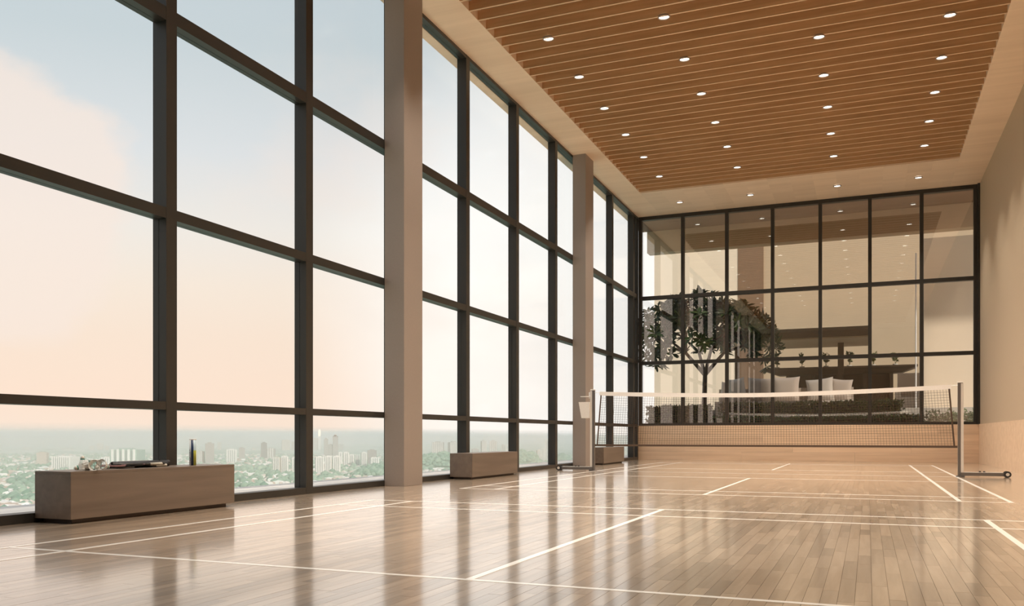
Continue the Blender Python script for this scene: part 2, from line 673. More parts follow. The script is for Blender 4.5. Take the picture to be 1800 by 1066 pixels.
# ------------------------------------------------------------------ downlights
lamp = empty('ceiling_downlight')
tr = MB()
tr.lathe([(0.074, 0.0), (0.090, 0.0), (0.092, 0.004), (0.092, 0.022), (0.074, 0.022), (0.074, 0.0)], 28)
tr.build('trim_ring', M['trim'], lamp)
MB().lathe([(0.0001, 0.012), (0.0735, 0.012), (0.0735, 0.016), (0.0001, 0.016)], 28).build('lens', M['lens'], lamp)
MB().cyl((0, 0, 0.022), (0, 0, 0.14), 0.05, n=16).build('housing', M['slat'], lamp)
ld = bpy.data.lights.new('downlight_beam', 'AREA')
ld.shape = 'DISK'
ld.size = 0.14
ld.energy = LAMP_POWER
ld.color = (1.0, 0.88, 0.74)
ld.spread = math.radians(85)
beam = bpy.data.objects.new('downlight_beam', ld)
COL.objects.link(beam)
beam.parent = lamp
beam.location = (0, 0, -0.004)
ORD = ['end', 'second', 'third', 'fourth', 'fifth', 'sixth', 'seventh', 'eighth', 'ninth', 'tenth', 'eleventh', 'twelfth',
       'thirteenth', 'fourteenth', 'fifteenth', 'sixteenth', 'seventeenth']
lines = (('line nearest the windows', -2.803), ('second line from the windows', -1.022), ('third line from the windows', 1.022),
         ('line farthest from the windows', 2.803))
rows_y = [7.73] + [5.009 - 1.743 * k for k in range(11)]
first = True
for r, ry in enumerate(rows_y):
    for nm, lx in lines:
        o = lamp if first else copy_tree(lamp)
        first = False
        o.location = (lx, ry, ZC - 0.012 if r else ZC - 0.030)
        rowname = 'on the end soffit' if r == 0 else '%s row from the end glazing' % ORD[r]
        tag(o, 'round lit ceiling downlight, %s, %s' % (nm, rowname), 'downlight', 'ceiling downlights')

# ------------------------------------------------------------------ outside ledge and eave
o = MB().box(-5.30, -4.36, YB - 1, YF + 14, -0.30, 0.045).build('outer_ledge', M['concrete'])
struct(o, 'pale concrete ledge outside the windows', 'ledge')
o = MB().box(-4.53, -4.35, YB, YF + 0.5, ZC + 0.2, ZC + 0.5).build('trim_1', M['soffit'])
struct(o, 'eave edge outside above the windows', 'eave')

# ------------------------------------------------------------------ benches
BH = 0.405


def bench(y0, y1, label):
    r = empty('bench', (-4.01, (y0 + y1) / 2, 0))
    l2 = (y1 - y0) / 2
    MB().box(-0.15, 0.15, -l2 + 0.05, l2 - 0.08, 0.0, 0.035).build('plinth', M['plinth'], r)
    MB().box(-0.19, 0.19, -l2, l2, 0.035, BH - 0.022).build('body', M['bench'], r, bevel=0.003)
    MB().box(-0.19, 0.19, -l2, l2, BH - 0.022, BH).build('top', M['bench'], r, bevel=0.004)
    return tag(r, label, 'bench', 'box benches along the windows')


bench(-12.54, -10.46, 'long walnut box bench nearest the viewer, with badminton gear on it')
bench(-4.36, -2.27, 'bare walnut box bench between the two taupe columns')
bench(3.72, 5.75, 'bare box bench behind the left net post, farthest from the viewer')

# ------------------------------------------------------------------ shuttlecocks, rackets and tube on the near bench
M['cork'] = plain('cork_white', (0.80, 0.78, 0.72), 0.6)
M['feather'] = plain('white_feather', (0.82, 0.84, 0.82), 0.7)
M['band'] = plain('green_band', (0.05, 0.30, 0.24), 0.5)
M['black_gloss'] = plain('black_lacquer', (0.018, 0.016, 0.016), 0.25)
M['pinkish'] = plain('mauve_lacquer', (0.30, 0.16, 0.18), 0.3)
M['string'] = plain('white_string', (0.80, 0.79, 0.78), 0.5)
M['grip'] = plain('pale_grip', (0.62, 0.58, 0.50), 0.8, bump=0.4, scale=150)


def shuttlecock(loc, rot, label):
    r = empty('shuttlecock', loc)
    r.scale = (1.3, 1.3, 1.3)
    r.rotation_euler = rot
    MB().lathe([(0.0005, 0.0), (0.007, 0.0015), (0.0115, 0.007), (0.0130, 0.013), (0.0130, 0.024), (0.0005, 0.024)], 16).build('cork', M['cork'], r)
    MB().lathe([(0.0134, 0.018), (0.0136, 0.0245)], 16).build('band', M['band'], r)
    for k in range(14):
        t = 2 * math.pi * k / 14
        q = Matrix.Rotation(t, 3, 'Z')
        tl = 0.006
        p = [(0.011, -0.0008, 0.022), (0.011, 0.0008, 0.022), (0.025, 0.0008, 0.058), (0.025, -0.0008, 0.058)]
        pv = [(0.023, -0.0020, 0.052), (0.0230, 0.0020, 0.052), (0.0300, 0.0085, 0.068), (0.0335, 0.0078, 0.082), (0.0340, 0.0, 0.087),
              (0.0335, -0.0078, 0.082), (0.0300, -0.0085, 0.068)]
        n1, n2 = len(p), len(pv)
        vs = [q @ Vector(a) for a in p + pv]
        vs += [q @ (Vector(a) + Vector((0.0009, 0, 0))) for a in p + pv]
        n = n1 + n2
        fs = [(0, 1, 2, 3), tuple(range(n1, n)), (n + 3, n + 2, n + 1, n), tuple(range(2 * n - 1, n + n1 - 1, -1))]
        for loop in (list(range(n1)), list(range(n1, n))):
            for i, a in enumerate(loop):
                b = loop[(i + 1) % len(loop)]
                fs.append((a, a + n, b + n, b))
        MB().add(vs, fs).build('feather', M['feather'], r)
    return tag(r, label, 'shuttlecock', 'shuttlecocks on the bench')


HP = math.pi / 2
bz = BH
shuttlecock((-3.96, -12.37, bz + 0.0175), (HP - 0.235, 0, 2.6), 'white feather shuttlecock lying leftmost on the long bench')
shuttlecock((-3.875, -12.20, bz + 0.0175), (HP - 0.235, 0, 0.5), 'white feather shuttlecock lying at the front edge of the bench')
shuttlecock((-4.04, -12.20, bz + 0.1145), (math.pi, 0, 0.3), 'white feather shuttlecock standing cork up among the lying ones')
shuttlecock((-3.93, -12.02, bz + 0.0175), (HP - 0.235, 0, 0.15), 'white feather shuttlecock lying nearest the clear tub')

# clear tub of the shuttlecocks
M['clear'] = glass('clear_plastic', 0.02, 0.8, (0.86, 0.95, 0.93))
tub = empty('plastic_tub', (-4.05, -12.05, bz))
tub.scale = (1.25, 1.25, 1.25)
MB().lathe([(0.0, 0.0), (0.036, 0.0), (0.039, 0.06), (0.0375, 0.06), (0.0345, 0.003), (0.0, 0.003)], 24).build('cup', M['clear'], tub)
for k in range(10):
    t = 2 * math.pi * k / 10
    MB().cyl((0.0375 * math.cos(t), 0.0375 * math.sin(t), 0.002), (0.0405 * math.cos(t), 0.0405 * math.sin(t), 0.06), 0.0022, n=6).build('rib', M['band'] if k % 2 else M['white'], tub)
MB().lathe([(0.0395, 0.058), (0.042, 0.058), (0.042, 0.063), (0.0395, 0.063), (0.0395, 0.058)], 24).build('rim', M['white'], tub)
tag(tub, 'small clear ribbed tub with green stripes beside the rackets', 'tub')


def racket(loc, rz, tilt, label, frame_mat):
    r = empty('badminton_racket', loc, rz)
    r.rotation_euler = (0, tilt, rz)
    # lies along +X: handle at x=0, head at the far end
    hd = MB()
    n, cx_, a_, b_ = 40, 0.545, 0.125, 0.100
    ring = []
    for i in range(n):
        t = 2 * math.pi * i / n
        ring.append(Vector((cx_ + a_ * math.cos(t), b_ * math.sin(t), 0)))
    vs = []
    for i, p in enumerate(ring):
        o = (p - Vector((cx_, 0, 0))).normalized()
        for du, dz in ((-0.004, -0.006), (0.005, -0.006), (0.005, 0.006), (-0.004, 0.006)):
            vs.append(p + o * du + Vector((0, 0, dz)))
    fs = []
    for i in range(n):
        j = (i + 1) % n
        for k in range(4):
            k2 = (k + 1) % 4
            fs.append((i * 4 + k, j * 4 + k, j * 4 + k2, i * 4 + k2))
    hd.add(vs, fs)
    hd.build('head_frame', frame_mat, r)
    st = MB()
    for k in range(-10, 11):
        yk = k * 0.0092
        if abs(yk) < b_ - 0.003:
            xx = a_ * math.sqrt(1 - (yk / b_) ** 2)
            st.box(cx_ - xx, cx_ + xx, yk - 0.0006, yk + 0.0006, -0.0006, 0.0006)
    for k in range(-12, 13):
        xk = k * 0.0098
        if abs(xk) < a_ - 0.003:
            yy_ = b_ * math.sqrt(1 - (xk / a_) ** 2)
            st.box(cx_ + xk - 0.0006, cx_ + xk + 0.0006, -yy_, yy_, -0.0004, 0.0008)
    tag(st.build('strings', M['string'], r), kind='stuff')
    MB().cyl((0.17, 0, 0), (0.425, 0, 0), 0.004, n=10).build('shaft', frame_mat, r)
    MB().cyl((0.13, 0, 0), (0.185, 0, 0), 0.012, 0.005, n=12).build('cone', M['black_gloss'], r)
    MB().lathe([(0.0, 0.0), (0.0135, 0.0), (0.0135, 0.006), (0.0115, 0.012), (0.0115, 0.135), (0.0, 0.135)], 10,
               (0, 0, 0), Matrix.Rotation(HP, 3, 'Y')).build('grip', M['grip'], r)
    return tag(r, label, 'racket', 'rackets on the bench')


# handles towards +Y (right in the picture), heads towards the shuttlecocks
racket((-3.97, -11.27, bz + 0.0145), -HP - 0.05, 0.007, 'black badminton racket lying at the bottom of the pile, pale grip to the right', M['black_gloss'])
racket((-3.91, -11.40, bz + 0.031), -HP - 0.14, 0.006, 'mauve and black badminton racket lying on top of the other racket', M['pinkish'])
M['bag'] = plain('black_nylon', (0.02, 0.019, 0.02), 0.5, bump=0.3, scale=60)
bag = empty('racket_cover', (-4.05, -11.50, bz))
bm_ = MB()
nU, nV = 24, 8
vs = []
for i in range(nU + 1):
    s = i / nU
    w = 0.12 * (math.sin(math.pi * min(1, s * 1.25) ** 0.8) ** 0.5 if s < 0.75 else max(0.16, (1 - (s - 0.75) * 3.6)) * 0.84)
    w = max(w, 0.012)
    for j in range(nV):
        t = 2 * math.pi * j / nV
        vs.append((w * math.cos(t), -0.36 + 0.72 * s, 0.029 + 0.0285 * math.sin(t)))
fs = []
for i in range(nU):
    for j in range(nV):
        k = (j + 1) % nV
        fs.append((i * nV + j, i * nV + k, (i + 1) * nV + k, (i + 1) * nV + j))
fs += [tuple(range(nV)), tuple(range(nU * nV, nU * nV + nV))[::-1]]
bm_.add(vs, fs, True)
bm_.build('sleeve', M['bag'], bag)
MB().box(-0.004, 0.004, -0.28, 0.10, 0.0570, 0.0600).build('zip', M['string'], bag)
MB().cyl((-0.02, 0.26, 0.050), (0.03, 0.20, 0.058), 0.006, n=8).build('strap', M['bag'], bag)
tag(bag, 'flat black racket cover lying behind the rackets against the window', 'cover')


def tube_material():
    """printed cardboard: white, a navy stripe, lime lower right and pale blue upper right"""
    m, nt, b = new_mat('tube_print')
    N, L = nt.nodes.new, nt.links.new
    tc = N('ShaderNodeTexCoord')
    sp = N('ShaderNodeSeparateXYZ')
    L(tc.outputs['Object'], sp.inputs[0])
    at = N('ShaderNodeMath')
    at.operation = 'ARCTAN2'
    L(sp.outputs['Y'], at.inputs[0])
    L(sp.outputs['X'], at.inputs[1])
    mr = N('ShaderNodeMapRange')
    mr.inputs['From Min'].default_value = -math.pi
    mr.inputs['From Max'].default_value = math.pi
    L(at.outputs[0], mr.inputs[0])
    r1 = N('ShaderNodeValToRGB')
    r2 = N('ShaderNodeValToRGB')
    for rp, c in ((r1, (0.52, 0.58, 0.10)), (r2, (0.42, 0.55, 0.62))):
        rp.color_ramp.interpolation = 'CONSTANT'
        e = rp.color_ramp.elements
        e[0].position = 0.0
        e[0].color = (0.80, 0.82, 0.84, 1)
        e[1].position = 0.27
        e[1].color = (0.015, 0.035, 0.10, 1)
        x = e.new(0.385)
        x.color = (*c, 1)
        x = e.new(0.56)
        x.color = (0.80, 0.82, 0.84, 1)
        L(mr.outputs[0], rp.inputs[0])
    gt = N('ShaderNodeMath')
    gt.operation = 'GREATER_THAN'
    gt.inputs[1].default_value = 0.14
    L(sp.outputs['Z'], gt.inputs[0])
    mx = N('ShaderNodeMixRGB')
    L(gt.outputs[0], mx.inputs[0])
    L(r1.outputs[0], mx.inputs[1])
    L(r2.outputs[0], mx.inputs[2])
    L(mx.outputs[0], b.inputs['Base Color'])
    b.inputs['Roughness'].default_value = 0.35
    return m


tube = empty('shuttlecock_tube', (-4.0, -10.86, bz))
R_T, H_T = 0.0325, 0.246
body = MB().lathe([(0.0, 0.0), (R_T, 0.0), (R_T, H_T), (0.0, H_T)], 40).build('body', tube_material(), tube)
MB().lathe([(R_T - 0.002, H_T), (R_T + 0.0004, H_T), (R_T + 0.0004, H_T - 0.008), (R_T + 0.0002, H_T - 0.008)], 40).build('lid', M['white'], tube)
# lettering up the white side
tc_ = bpy.data.curves.new('lettering', 'FONT')
tc_.body = 'YONEX'
tc_.size = 0.040
tc_.align_x = 'LEFT'
tmp = bpy.data.objects.new('lettering', tc_)
COL.objects.link(tmp)
dg = bpy.context.evaluated_depsgraph_get()
me = bpy.data.meshes.new_from_object(tmp.evaluated_get(dg))
bpy.data.objects.remove(tmp)
bm = bmesh.new()
bm.from_mesh(me)
bmesh.ops.triangulate(bm, faces=bm.faces)
th0 = math.radians(-112)
for v in bm.verts:
    up, side = v.co.x, v.co.y - 0.014
    t = th0 - side / R_T
    rr = R_T + 0.0004
    v.co = Vector((rr * math.cos(t), rr * math.sin(t), 0.018 + up))
bm.to_mesh(me)
bm.free()
M['ink'] = plain('navy_ink', (0.02, 0.04, 0.12), 0.5)
link('lettering', me, M['ink'], tube)
tag(tube, 'upright white and navy shuttlecock tube with lime stripe on the long bench', 'tube')
tube.rotation_euler = (0, 0, 0.0)

# ------------------------------------------------------------------ badminton net
def top_z(x):
    return 1.447 + 0.083 * (abs(x) / 3.0) ** 1.6


XN = 2.955
net = empty('badminton_net', (0, 0, 0))
NB = 60
tp = MB()
vs, fs = [], []
for i in range(NB + 1):
    x = -XN + 2 * XN * i / NB
    z = top_z(x)
    for yy_, zz in ((-0.004, z), (-0.004, z - 0.075), (0.004, z - 0.075), (0.004, z)):
        vs.append((x, yy_, zz))
for i in range(NB):
    for k in range(4):
        k2 = (k + 1) % 4
        fs.append((i * 4 + k, i * 4 + k2, (i + 1) * 4 + k2, (i + 1) * 4 + k))
fs += [(0, 1, 2, 3), tuple(NB * 4 + k for k in (3, 2, 1, 0))]
tp.add(vs, fs)
tp.build('top_tape', M['tape'], net)
cords = MB()
ZB = 0.50
NX, NZ = 132, 21
cw = 0.0017


def net_pt(i, k):
    """net node: the sides lean outwards towards the bottom"""
    s, t = i / NX, k / NZ
    wd = XN - 0.03 + 0.075 * t
    x = -wd + 2 * wd * s
    z0 = top_z(x) - 0.075
    return Vector((x, 0, z0 + (ZB - z0) * t))


def strand(a, b):
    d = (b - a).normalized()
    s = Vector((d.z, 0, -d.x)) * cw
    t = Vector((0, cw, 0))
    vs = [a + s + t, a - s + t, a - s - t, a + s - t, b + s + t, b - s + t, b - s - t, b + s - t]
    cords.add(vs, [(0, 1, 5, 4), (1, 2, 6, 5), (2, 3, 7, 6), (3, 0, 4, 7)])


for i in range(NX + 1):
    strand(net_pt(i, 0), net_pt(i, NZ))
for k in range(1, NZ):
    for i in range(0, NX, 6):
        strand(net_pt(i, k), net_pt(i + 6, k))
tag(cords.build('mesh_cords', M['cord'], net), kind='stuff')
MB().box(-XN - 0.09, XN + 0.09, -0.006, 0.006, ZB - 0.022, ZB + 0.016).build('bottom_band', M['cord'], net)
for s in (-1, 1):
    MB().cyl((s * (XN - 0.03), 0, top_z(XN) - 0.07), (s * (XN + 0.045), 0, ZB), 0.013, n=8).build('side_band', M['cord'], net)
    MB().cyl((s * (XN - 0.01), 0, top_z(XN) - 0.02), (s * 3.05, 0, 1.515), 0.005, n=6).build('tie_cord', M['tape'], net)
tag(net, 'badminton net with white top tape and brown cords across the far court', 'net')


def net_post(s, label):
    r = empty('net_post', (s * 3.085, 0, 0))
    MB().box(-0.036, 0.036, -0.036, 0.036, 0.02, 1.555).build('pole', M['steel'], r, bevel=0.004)
    MB().box(-0.040, 0.040, -0.040, 0.040, 1.555, 1.575).build('cap', M['white'], r, bevel=0.003)
    MB().box(-0.046 if s < 0 else 0.006, -0.006 if s < 0 else 0.046, -0.041, -0.036, 0.06, 1.545).build('track', M['alu'], r)
    MB().box(-0.06, 0.06, -0.07, 0.07, 0.0, 0.02).build('foot_plate', M['steel'], r, bevel=0.002)
    MB().box(min(0, s * 0.62), max(0, s * 0.62), -0.06, 0.06, 0.022, 0.075).build('base_beam', M['steel'], r, bevel=0.004)
    MB().box(min(0.05 * s, s * 0.60), max(0.05 * s, s * 0.60), -0.05, 0.05, 0.075, 0.082).build('cover_strip', M['alu'], r)
    for q in (0.28, 0.34):
        MB().cyl((s * q, 0.0, 0.075), (s * q, 0.0, 0.10), 0.016, n=12).build('bolt', M['rubber'], r)
    for yy_ in (-0.075, 0.075):
        w = MB()
        w.cyl((s * 0.66, yy_ - 0.014, 0.052), (s * 0.66, yy_ + 0.014, 0.052), 0.052, n=24)
        wh = w.build('wheel', M['rubber'], r)
        MB().cyl((s * 0.66, yy_ - 0.017, 0.052), (s * 0.66, yy_ + 0.017, 0.052), 0.026, n=18).build('hub', M['alu'], wh)
    MB().cyl((s * 0.66, -0.08, 0.052), (s * 0.66, 0.08, 0.052), 0.008, n=8).build('axle', M['steel'], r)
    MB().box(min(0.58 * s, 0.68 * s), max(0.58 * s, 0.68 * s), -0.055, 0.055, 0.035, 0.065).build('fork', M['steel'], r)
    return tag(r, label, 'net post', 'net posts')


net_post(-1, 'grey wheeled net post in front of the far column, a white bin on it')
net_post(1, 'grey wheeled net post at the right edge of the picture')
bin_ = empty('shuttle_bin', (-3.085, 0, 1.02))
p0, p1 = (-0.205, -0.05, -0.085, 0.085), (-0.255, -0.045, -0.10, 0.10)


def taper(p, z0, q, z1):
    vs = [(p[0], p[2], z0), (p[1], p[2], z0), (p[1], p[3], z0), (p[0], p[3], z0), (q[0], q[2], z1), (q[1], q[2], z1), (q[1], q[3], z1), (q[0], q[3], z1)]
    return vs


bb = MB()
o8 = taper(p0, 0.0, p1, 0.31)
ins = 0.006
i8 = taper((p0[0] + ins, p0[1] - ins, p0[2] + ins, p0[3] - ins), ins, (p1[0] + ins, p1[1] - ins, p1[2] + ins, p1[3] - ins), 0.31)
bb.add(o8 + i8, [(0, 3, 2, 1), (0, 1, 5, 4), (1, 2, 6, 5), (2, 3, 7, 6), (3, 0, 4, 7), (8, 9, 10, 11), (12, 13, 9, 8), (13, 14, 10, 9),
                 (14, 15, 11, 10), (15, 12, 8, 11), (4, 5, 13, 12), (5, 6, 14, 13), (6, 7, 15, 14), (7, 4, 12, 15)])
bb.build('bucket', M['white'], bin_)
MB().box(-0.045, -0.037, -0.03, 0.03, 0.02, 0.30).build('bracket', M['rubber'], bin_)
tag(bin_, 'white tapered bin hanging on the left net post', 'bin')
arm = empty('post_tray', (-3.085, 0, 1.43))
MB().box(-0.23, -0.037, -0.07, 0.07, 0.0, 0.012).build('shelf', M['white'], arm, bevel=0.002)
MB().box(-0.075, -0.037, -0.02, 0.02, -0.03, 0.09).build('clamp', M['white'], arm)
tag(arm, 'thin white shelf clamped near the top of the left net post', 'shelf')

# ------------------------------------------------------------------ roof terrace behind the end glazing
DECK = 1.45
tf = MB().box(-5.3, 9.0, YF + 0.20, 26.0, -0.4, 0.02).build('terrace_floor', M['stone'])
struct(tf, 'stone paved terrace floor behind the end glazing', 'floor')
dk = MB().box(-3.4, 5.2, 11.45, 21.8, 0.02, DECK).build('terrace_deck', M['stone'])
struct(dk, 'raised stone deck of the roof terrace', 'deck')
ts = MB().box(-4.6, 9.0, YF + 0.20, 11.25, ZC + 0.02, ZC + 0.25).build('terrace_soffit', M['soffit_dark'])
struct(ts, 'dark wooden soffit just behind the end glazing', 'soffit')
tb = MB().box(-4.4, 9.0, 11.25, 11.7, 6.27, ZC + 0.3).build('terrace_beam', M['render'])
struct(tb, 'beige beam across the top of the terrace', 'beam')
YW = 21.8
xw0 = on_y(1297, 600, YW).x
xw1 = on_y(1342, 600, YW).x
wb = MB().box(xw0, xw1, YW, YW + 0.4, 0.02, 9.5).build('wall_terrace_brown', M['brown'])
struct(wb, 'tall brown wall panel at the back of the terrace', 'wall')
wt = MB().box(xw1, 9.0, YW + 0.05, YW + 0.4, 0.02, 9.5).build('wall_terrace', M['render'])
struct(wt, 'tall beige wall at the back of the terrace', 'wall')
xl0 = on_y(1150, 600, YW).x
wc = MB().box(xl0, xw0, YW + 0.02, YW + 0.4, 0.02, 9.5).build('wall_terrace_cream', M['cream'])
struct(wc, 'tall cream wall behind the frangipani tree', 'wall')
YG = 12.6
gx0 = on_y(1624, 600, YG).x
wg = MB().box(gx0, 9.0, YG, YG + 0.25, 0.02, 6.3).build('wall_garden', M['cream'])
struct(wg, 'beige wall behind the rightmost panes of the end glazing', 'wall')


def leaf_cloud(mb, pts, size, aspect=0.55, up=0.3):
    """small folded leaves, each four triangles"""
    for p in pts:
        d = Vector((random.gauss(0, 1), random.gauss(0, 1), random.gauss(up, 0.8))).normalized()
        s = d.cross(Vector((random.gauss(0, 1), random.gauss(0, 1), random.gauss(0, 1)))).normalized()
        n = d.cross(s)
        L = size * random.uniform(0.7, 1.3)
        w = L * aspect * 0.5
        p = Vector(p)
        mb.add([p, p + d * L * 0.5 + s * w + n * w * 0.3, p + d * L, p + d * L * 0.5 - s * w + n * w * 0.3], [(0, 1, 2), (0, 2, 3)])


def hedge(name, x0, x1, y0, y1, z0, z1, n, mat, core, label, size=0.085):
    r = empty(name, ((x0 + x1) / 2, (y0 + y1) / 2, z0))
    w, d, h = (x1 - x0) / 2, (y1 - y0) / 2, z1 - z0
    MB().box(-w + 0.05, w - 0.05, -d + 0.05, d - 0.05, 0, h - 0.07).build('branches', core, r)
    mb = MB()
    pts = []
    for _ in range(n):
        f = random.random()
        wob = 0.05 * noise.noise(Vector((f * 40, x0, y0)))
        x = random.uniform(-w, w)
        bump = 0.06 * noise.noise(Vector((x * 2.5, y0, 3)))
        if random.random() < 0.62:
            pts.append((x, -d + random.uniform(0, 0.09) + wob, random.uniform(0.0, h + bump)))
        else:
            pts.append((x, random.uniform(-d, d), h - random.uniform(0, 0.09) + bump))
    leaf_cloud(mb, pts, size)
    tag(mb.build('foliage', mat, r), kind='stuff')
    return tag(r, label, 'hedge')


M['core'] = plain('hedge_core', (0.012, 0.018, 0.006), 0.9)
# the two planted tiers
hx0, hx1 = on_y(1262, 720, 10.4).x, on_y(1612, 720, 10.4).x
pl = MB().box(hx0, hx1, 10.25, 11.35, 0.02, 1.0).build('planter_box', M['stone'])
tag(pl, 'long stone planter under the olive upper hedge', 'planter')
hedge('clipped_hedge', hx0 + 0.03, hx1 - 0.35, 10.45, 11.3, 1.0, 1.60, 5200, M['hedge'], M['core'], 'olive clipped hedge on the upper planting tier below the cushions')
MB_ = MB().box(hx0, hx1, 10.18, 10.25, 1.19, 1.245).build('planter_rail', M['white'])
tag(MB_, 'thin pale rail running between the two hedge tiers', 'rail')
lo0, lo1 = on_y(1140, 720, 9.75).x, on_y(1626, 720, 9.75).x
pl = MB().box(lo0, lo1, 9.45, 10.12, 0.02, 0.80).build('planter_box', M['stone'])
tag(pl, 'low stone planter right behind the glazing, under the green hedge', 'planter')
hedge('clipped_hedge', hx0 - 0.05, lo1 - 0.05, 9.5, 10.05, 0.80, 1.20, 4200, M['hedge2'], M['core'], 'bright green low hedge right behind the glazing')
hedge('clipped_hedge', lo0, hx0 - 0.10, 9.5, 10.05, 0.80, 1.52, 3000, M['hedge'], M['core'], 'olive hedge at the foot of the frangipani tree')


def bush(loc, rx, ry, rz, n, mat, label, size=0.09):
    r = empty('garden_bush', loc)
    mb = MB()
    for _ in range(7):
        mb.cyl((0, 0, 0), (random.uniform(-rx, rx) * 0.7, random.uniform(-ry, ry) * 0.7, rz * random.uniform(0.9, 1.5)), 0.012, 0.005, 5)
    mb.build('stems', M['bark'], r)
    pts = []
    for _ in range(n):
        v = Vector((random.gauss(0, 1), random.gauss(0, 1), random.gauss(0, 1))).normalized() * random.uniform(0.55, 1.0)
        pts.append((v.x * rx, v.y * ry, rz + v.z * rz))
    mb = MB()
    leaf_cloud(mb, pts, size)
    tag(mb.build('foliage', mat, r), kind='stuff')
    return tag(r, label, 'bush', 'bushes behind the rightmost panes')


for u, hh, lb in ((1640, 0.42, 'dark green bush behind the rightmost panes, nearest the low hedge'),
                  (1668, 0.36, 'dark green bush in the middle of the rightmost panes'),
                  (1694, 0.40, 'dark green bush just behind the right net post'),
                  (1716, 0.42, 'dark green bush in the far right corner of the glazing')):
    p = on_y(u, 740, 10.1)
    bush((p.x, 10.1, 0.02), 0.30, 0.28, 0.62 + hh * 0.15, 900, M['hedge2'], lb)


# frangipani tree
def frangipani(loc, label):
    r = empty('frangipani_tree', loc)
    wood_, tips = MB(), []

    def grow(p, d, l, rad, depth):
        q = p + d * l
        wood_.cyl(p, q, rad, rad * 0.72, 8)
        if depth == 0:
            tips.append((q, d))
            return
        k = 3 if random.random() < 0.55 else 2
        a0 = random.uniform(0, 2 * math.pi)
        for i in range(k):
            t = a0 + 2 * math.pi * i / k
            side = d.orthogonal().normalized()
            side = Matrix.Rotation(t, 3, d) @ side
            nd = (d * 0.75 + side * random.uniform(0.55, 0.85) + Vector((0, 0, 0.12))).normalized()
            grow(q, nd, l * random.uniform(0.66, 0.82), rad * 0.70, depth - 1)
        tips.append((q, d))

    grow(Vector((0, 0, 0)), Vector((0.03, 0, 1)), 1.5, 0.085, 0)
    tips.clear()
    for a in range(4):
        t = a * math.pi / 2 + 0.4
        grow(Vector((0.04, 0, 1.47)), Vector((math.cos(t) * 0.65, math.sin(t) * 0.5, 0.75)).normalized(), 0.85, 0.062, 4)
    wood_.build('trunk', M['bark'], r)
    lv = MB()
    for p, d in tips:
        n = random.randint(8, 12)
        for i in range(n):
            t = 2 * math.pi * i / n + random.uniform(-0.3, 0.3)
            side = Matrix.Rotation(t, 3, d) @ d.orthogonal().normalized()
            ax = (side + d * random.uniform(0.1, 0.9)).normalized()
            s = ax.cross(d).normalized()
            up = s.cross(ax)
            L, w = random.uniform(0.20, 0.32), random.uniform(0.032, 0.048)
            b = p + ax * 0.02
            vs = [b, b + ax * L * 0.4 + s * w + up * 0.01, b + ax * L * 0.75 + s * w * 0.85 - up * 0.01, b + ax * L - up * 0.045,
                  b + ax * L * 0.75 - s * w * 0.85 - up * 0.01, b + ax * L * 0.4 - s * w + up * 0.01]
            lv.add(vs, [(0, 1, 2, 3), (0, 3, 4, 5)])
    tag(lv.build('foliage', M['leaf'], r), kind='stuff')
    return tag(r, label, 'tree')


random.seed(21)
tp_ = on_y(1238, 700, 11.0)
pl = MB().box(tp_.x - 1.2, hx0 - 0.1, 10.3, 11.42, 0.02, 1.0).build('planter_box', M['stone'])
tag(pl, 'square stone planter holding the frangipani tree', 'planter')
frangipani((tp_.x, 10.85, 1.0), 'dark leafy frangipani tree behind the left panes of the end glazing')


# lounge seating on the deck
def pillow(w, h, t, n=12):
    vs, fs = [], []
    for sgn in (1, -1):
        for i in range(n + 1):
            for j in range(n + 1):
                u, v = 2 * i / n - 1, 2 * j / n - 1
                pin = 1 - 0.10 * (1 - abs(u)) * 0 - 0.09 * (1 - v * v)
                pu = u * (1 - 0.08 * (1 - v * v))
                pv = v * (1 - 0.08 * (1 - u * u))
                th = max(0.0, (1 - u ** 4) * (1 - v ** 4)) ** 0.6
                vs.append((pu * w / 2, sgn * th * t / 2, pv * h / 2 + h / 2))
    m = (n + 1) ** 2
    for s in range(2):
        for i in range(n):
            for j in range(n):
                a = s * m + i * (n + 1) + j
                q = (a, a + 1, a + n + 2, a + n + 1)
                fs.append(q if s else q[::-1])
    mb = MB()
    mb.add(vs, fs, True)
    return mb


YS = 13.2
for u0, u1, vt, vb, mat, tl, lb in (
        (1263, 1291, 671, 707, 'fabric', 0.1, 'narrow taupe cushion at the left end of the sofa'),
        (1284, 1315, 664, 707, 'fabric2', -0.15, 'pale linen cushion second from the left on the sofa'),
        (1312, 1362, 663, 707, 'fabric', 0.05, 'wide taupe cushion third from the left on the sofa'),
        (1355, 1405, 661, 707, 'fabric', 0.0, 'wide taupe cushion in the middle of the sofa'),
        (1418, 1468, 664, 707, 'fabric2', -0.1, 'pale pointed cushion right of the middle of the sofa'),
        (1455, 1495, 665, 707, 'fabric', 0.1, 'taupe cushion at the right end of the sofa')):
    a, b = on_y(u0, vb, YS), on_y(u1, vt, YS)
    o = pillow(b.x - a.x, b.z - a.z, 0.22).build('cushion', M[mat])
    o.location = ((a.x + b.x) / 2, YS + random.uniform(-0.1, 0.1), a.z)
    o.rotation_euler = (-0.16, tl, random.uniform(-0.2, 0.2))
    tag(o, lb, 'cushion', 'cushions on the terrace sofa')
a, b = on_y(1262, 708, YS), on_y(1500, 700, YS)
sofa = empty('terrace_sofa', ((a.x + b.x) / 2, YS, DECK))
w2 = (b.x - a.x) / 2
zs = a.z - DECK
MB().box(-w2, w2, -0.75, 0.35, 0.0, 0.10).build('plinth', M['stone'], sofa)
MB().box(-w2, w2, -0.72, 0.35, 0.10, max(0.16, zs)).build('seat', M['fabric2'], sofa, bevel=0.02)
MB().box(-w2, w2, 0.22, 0.45, 0.10, zs + 0.42).build('backrest', M['fabric'], sofa, bevel=0.02)
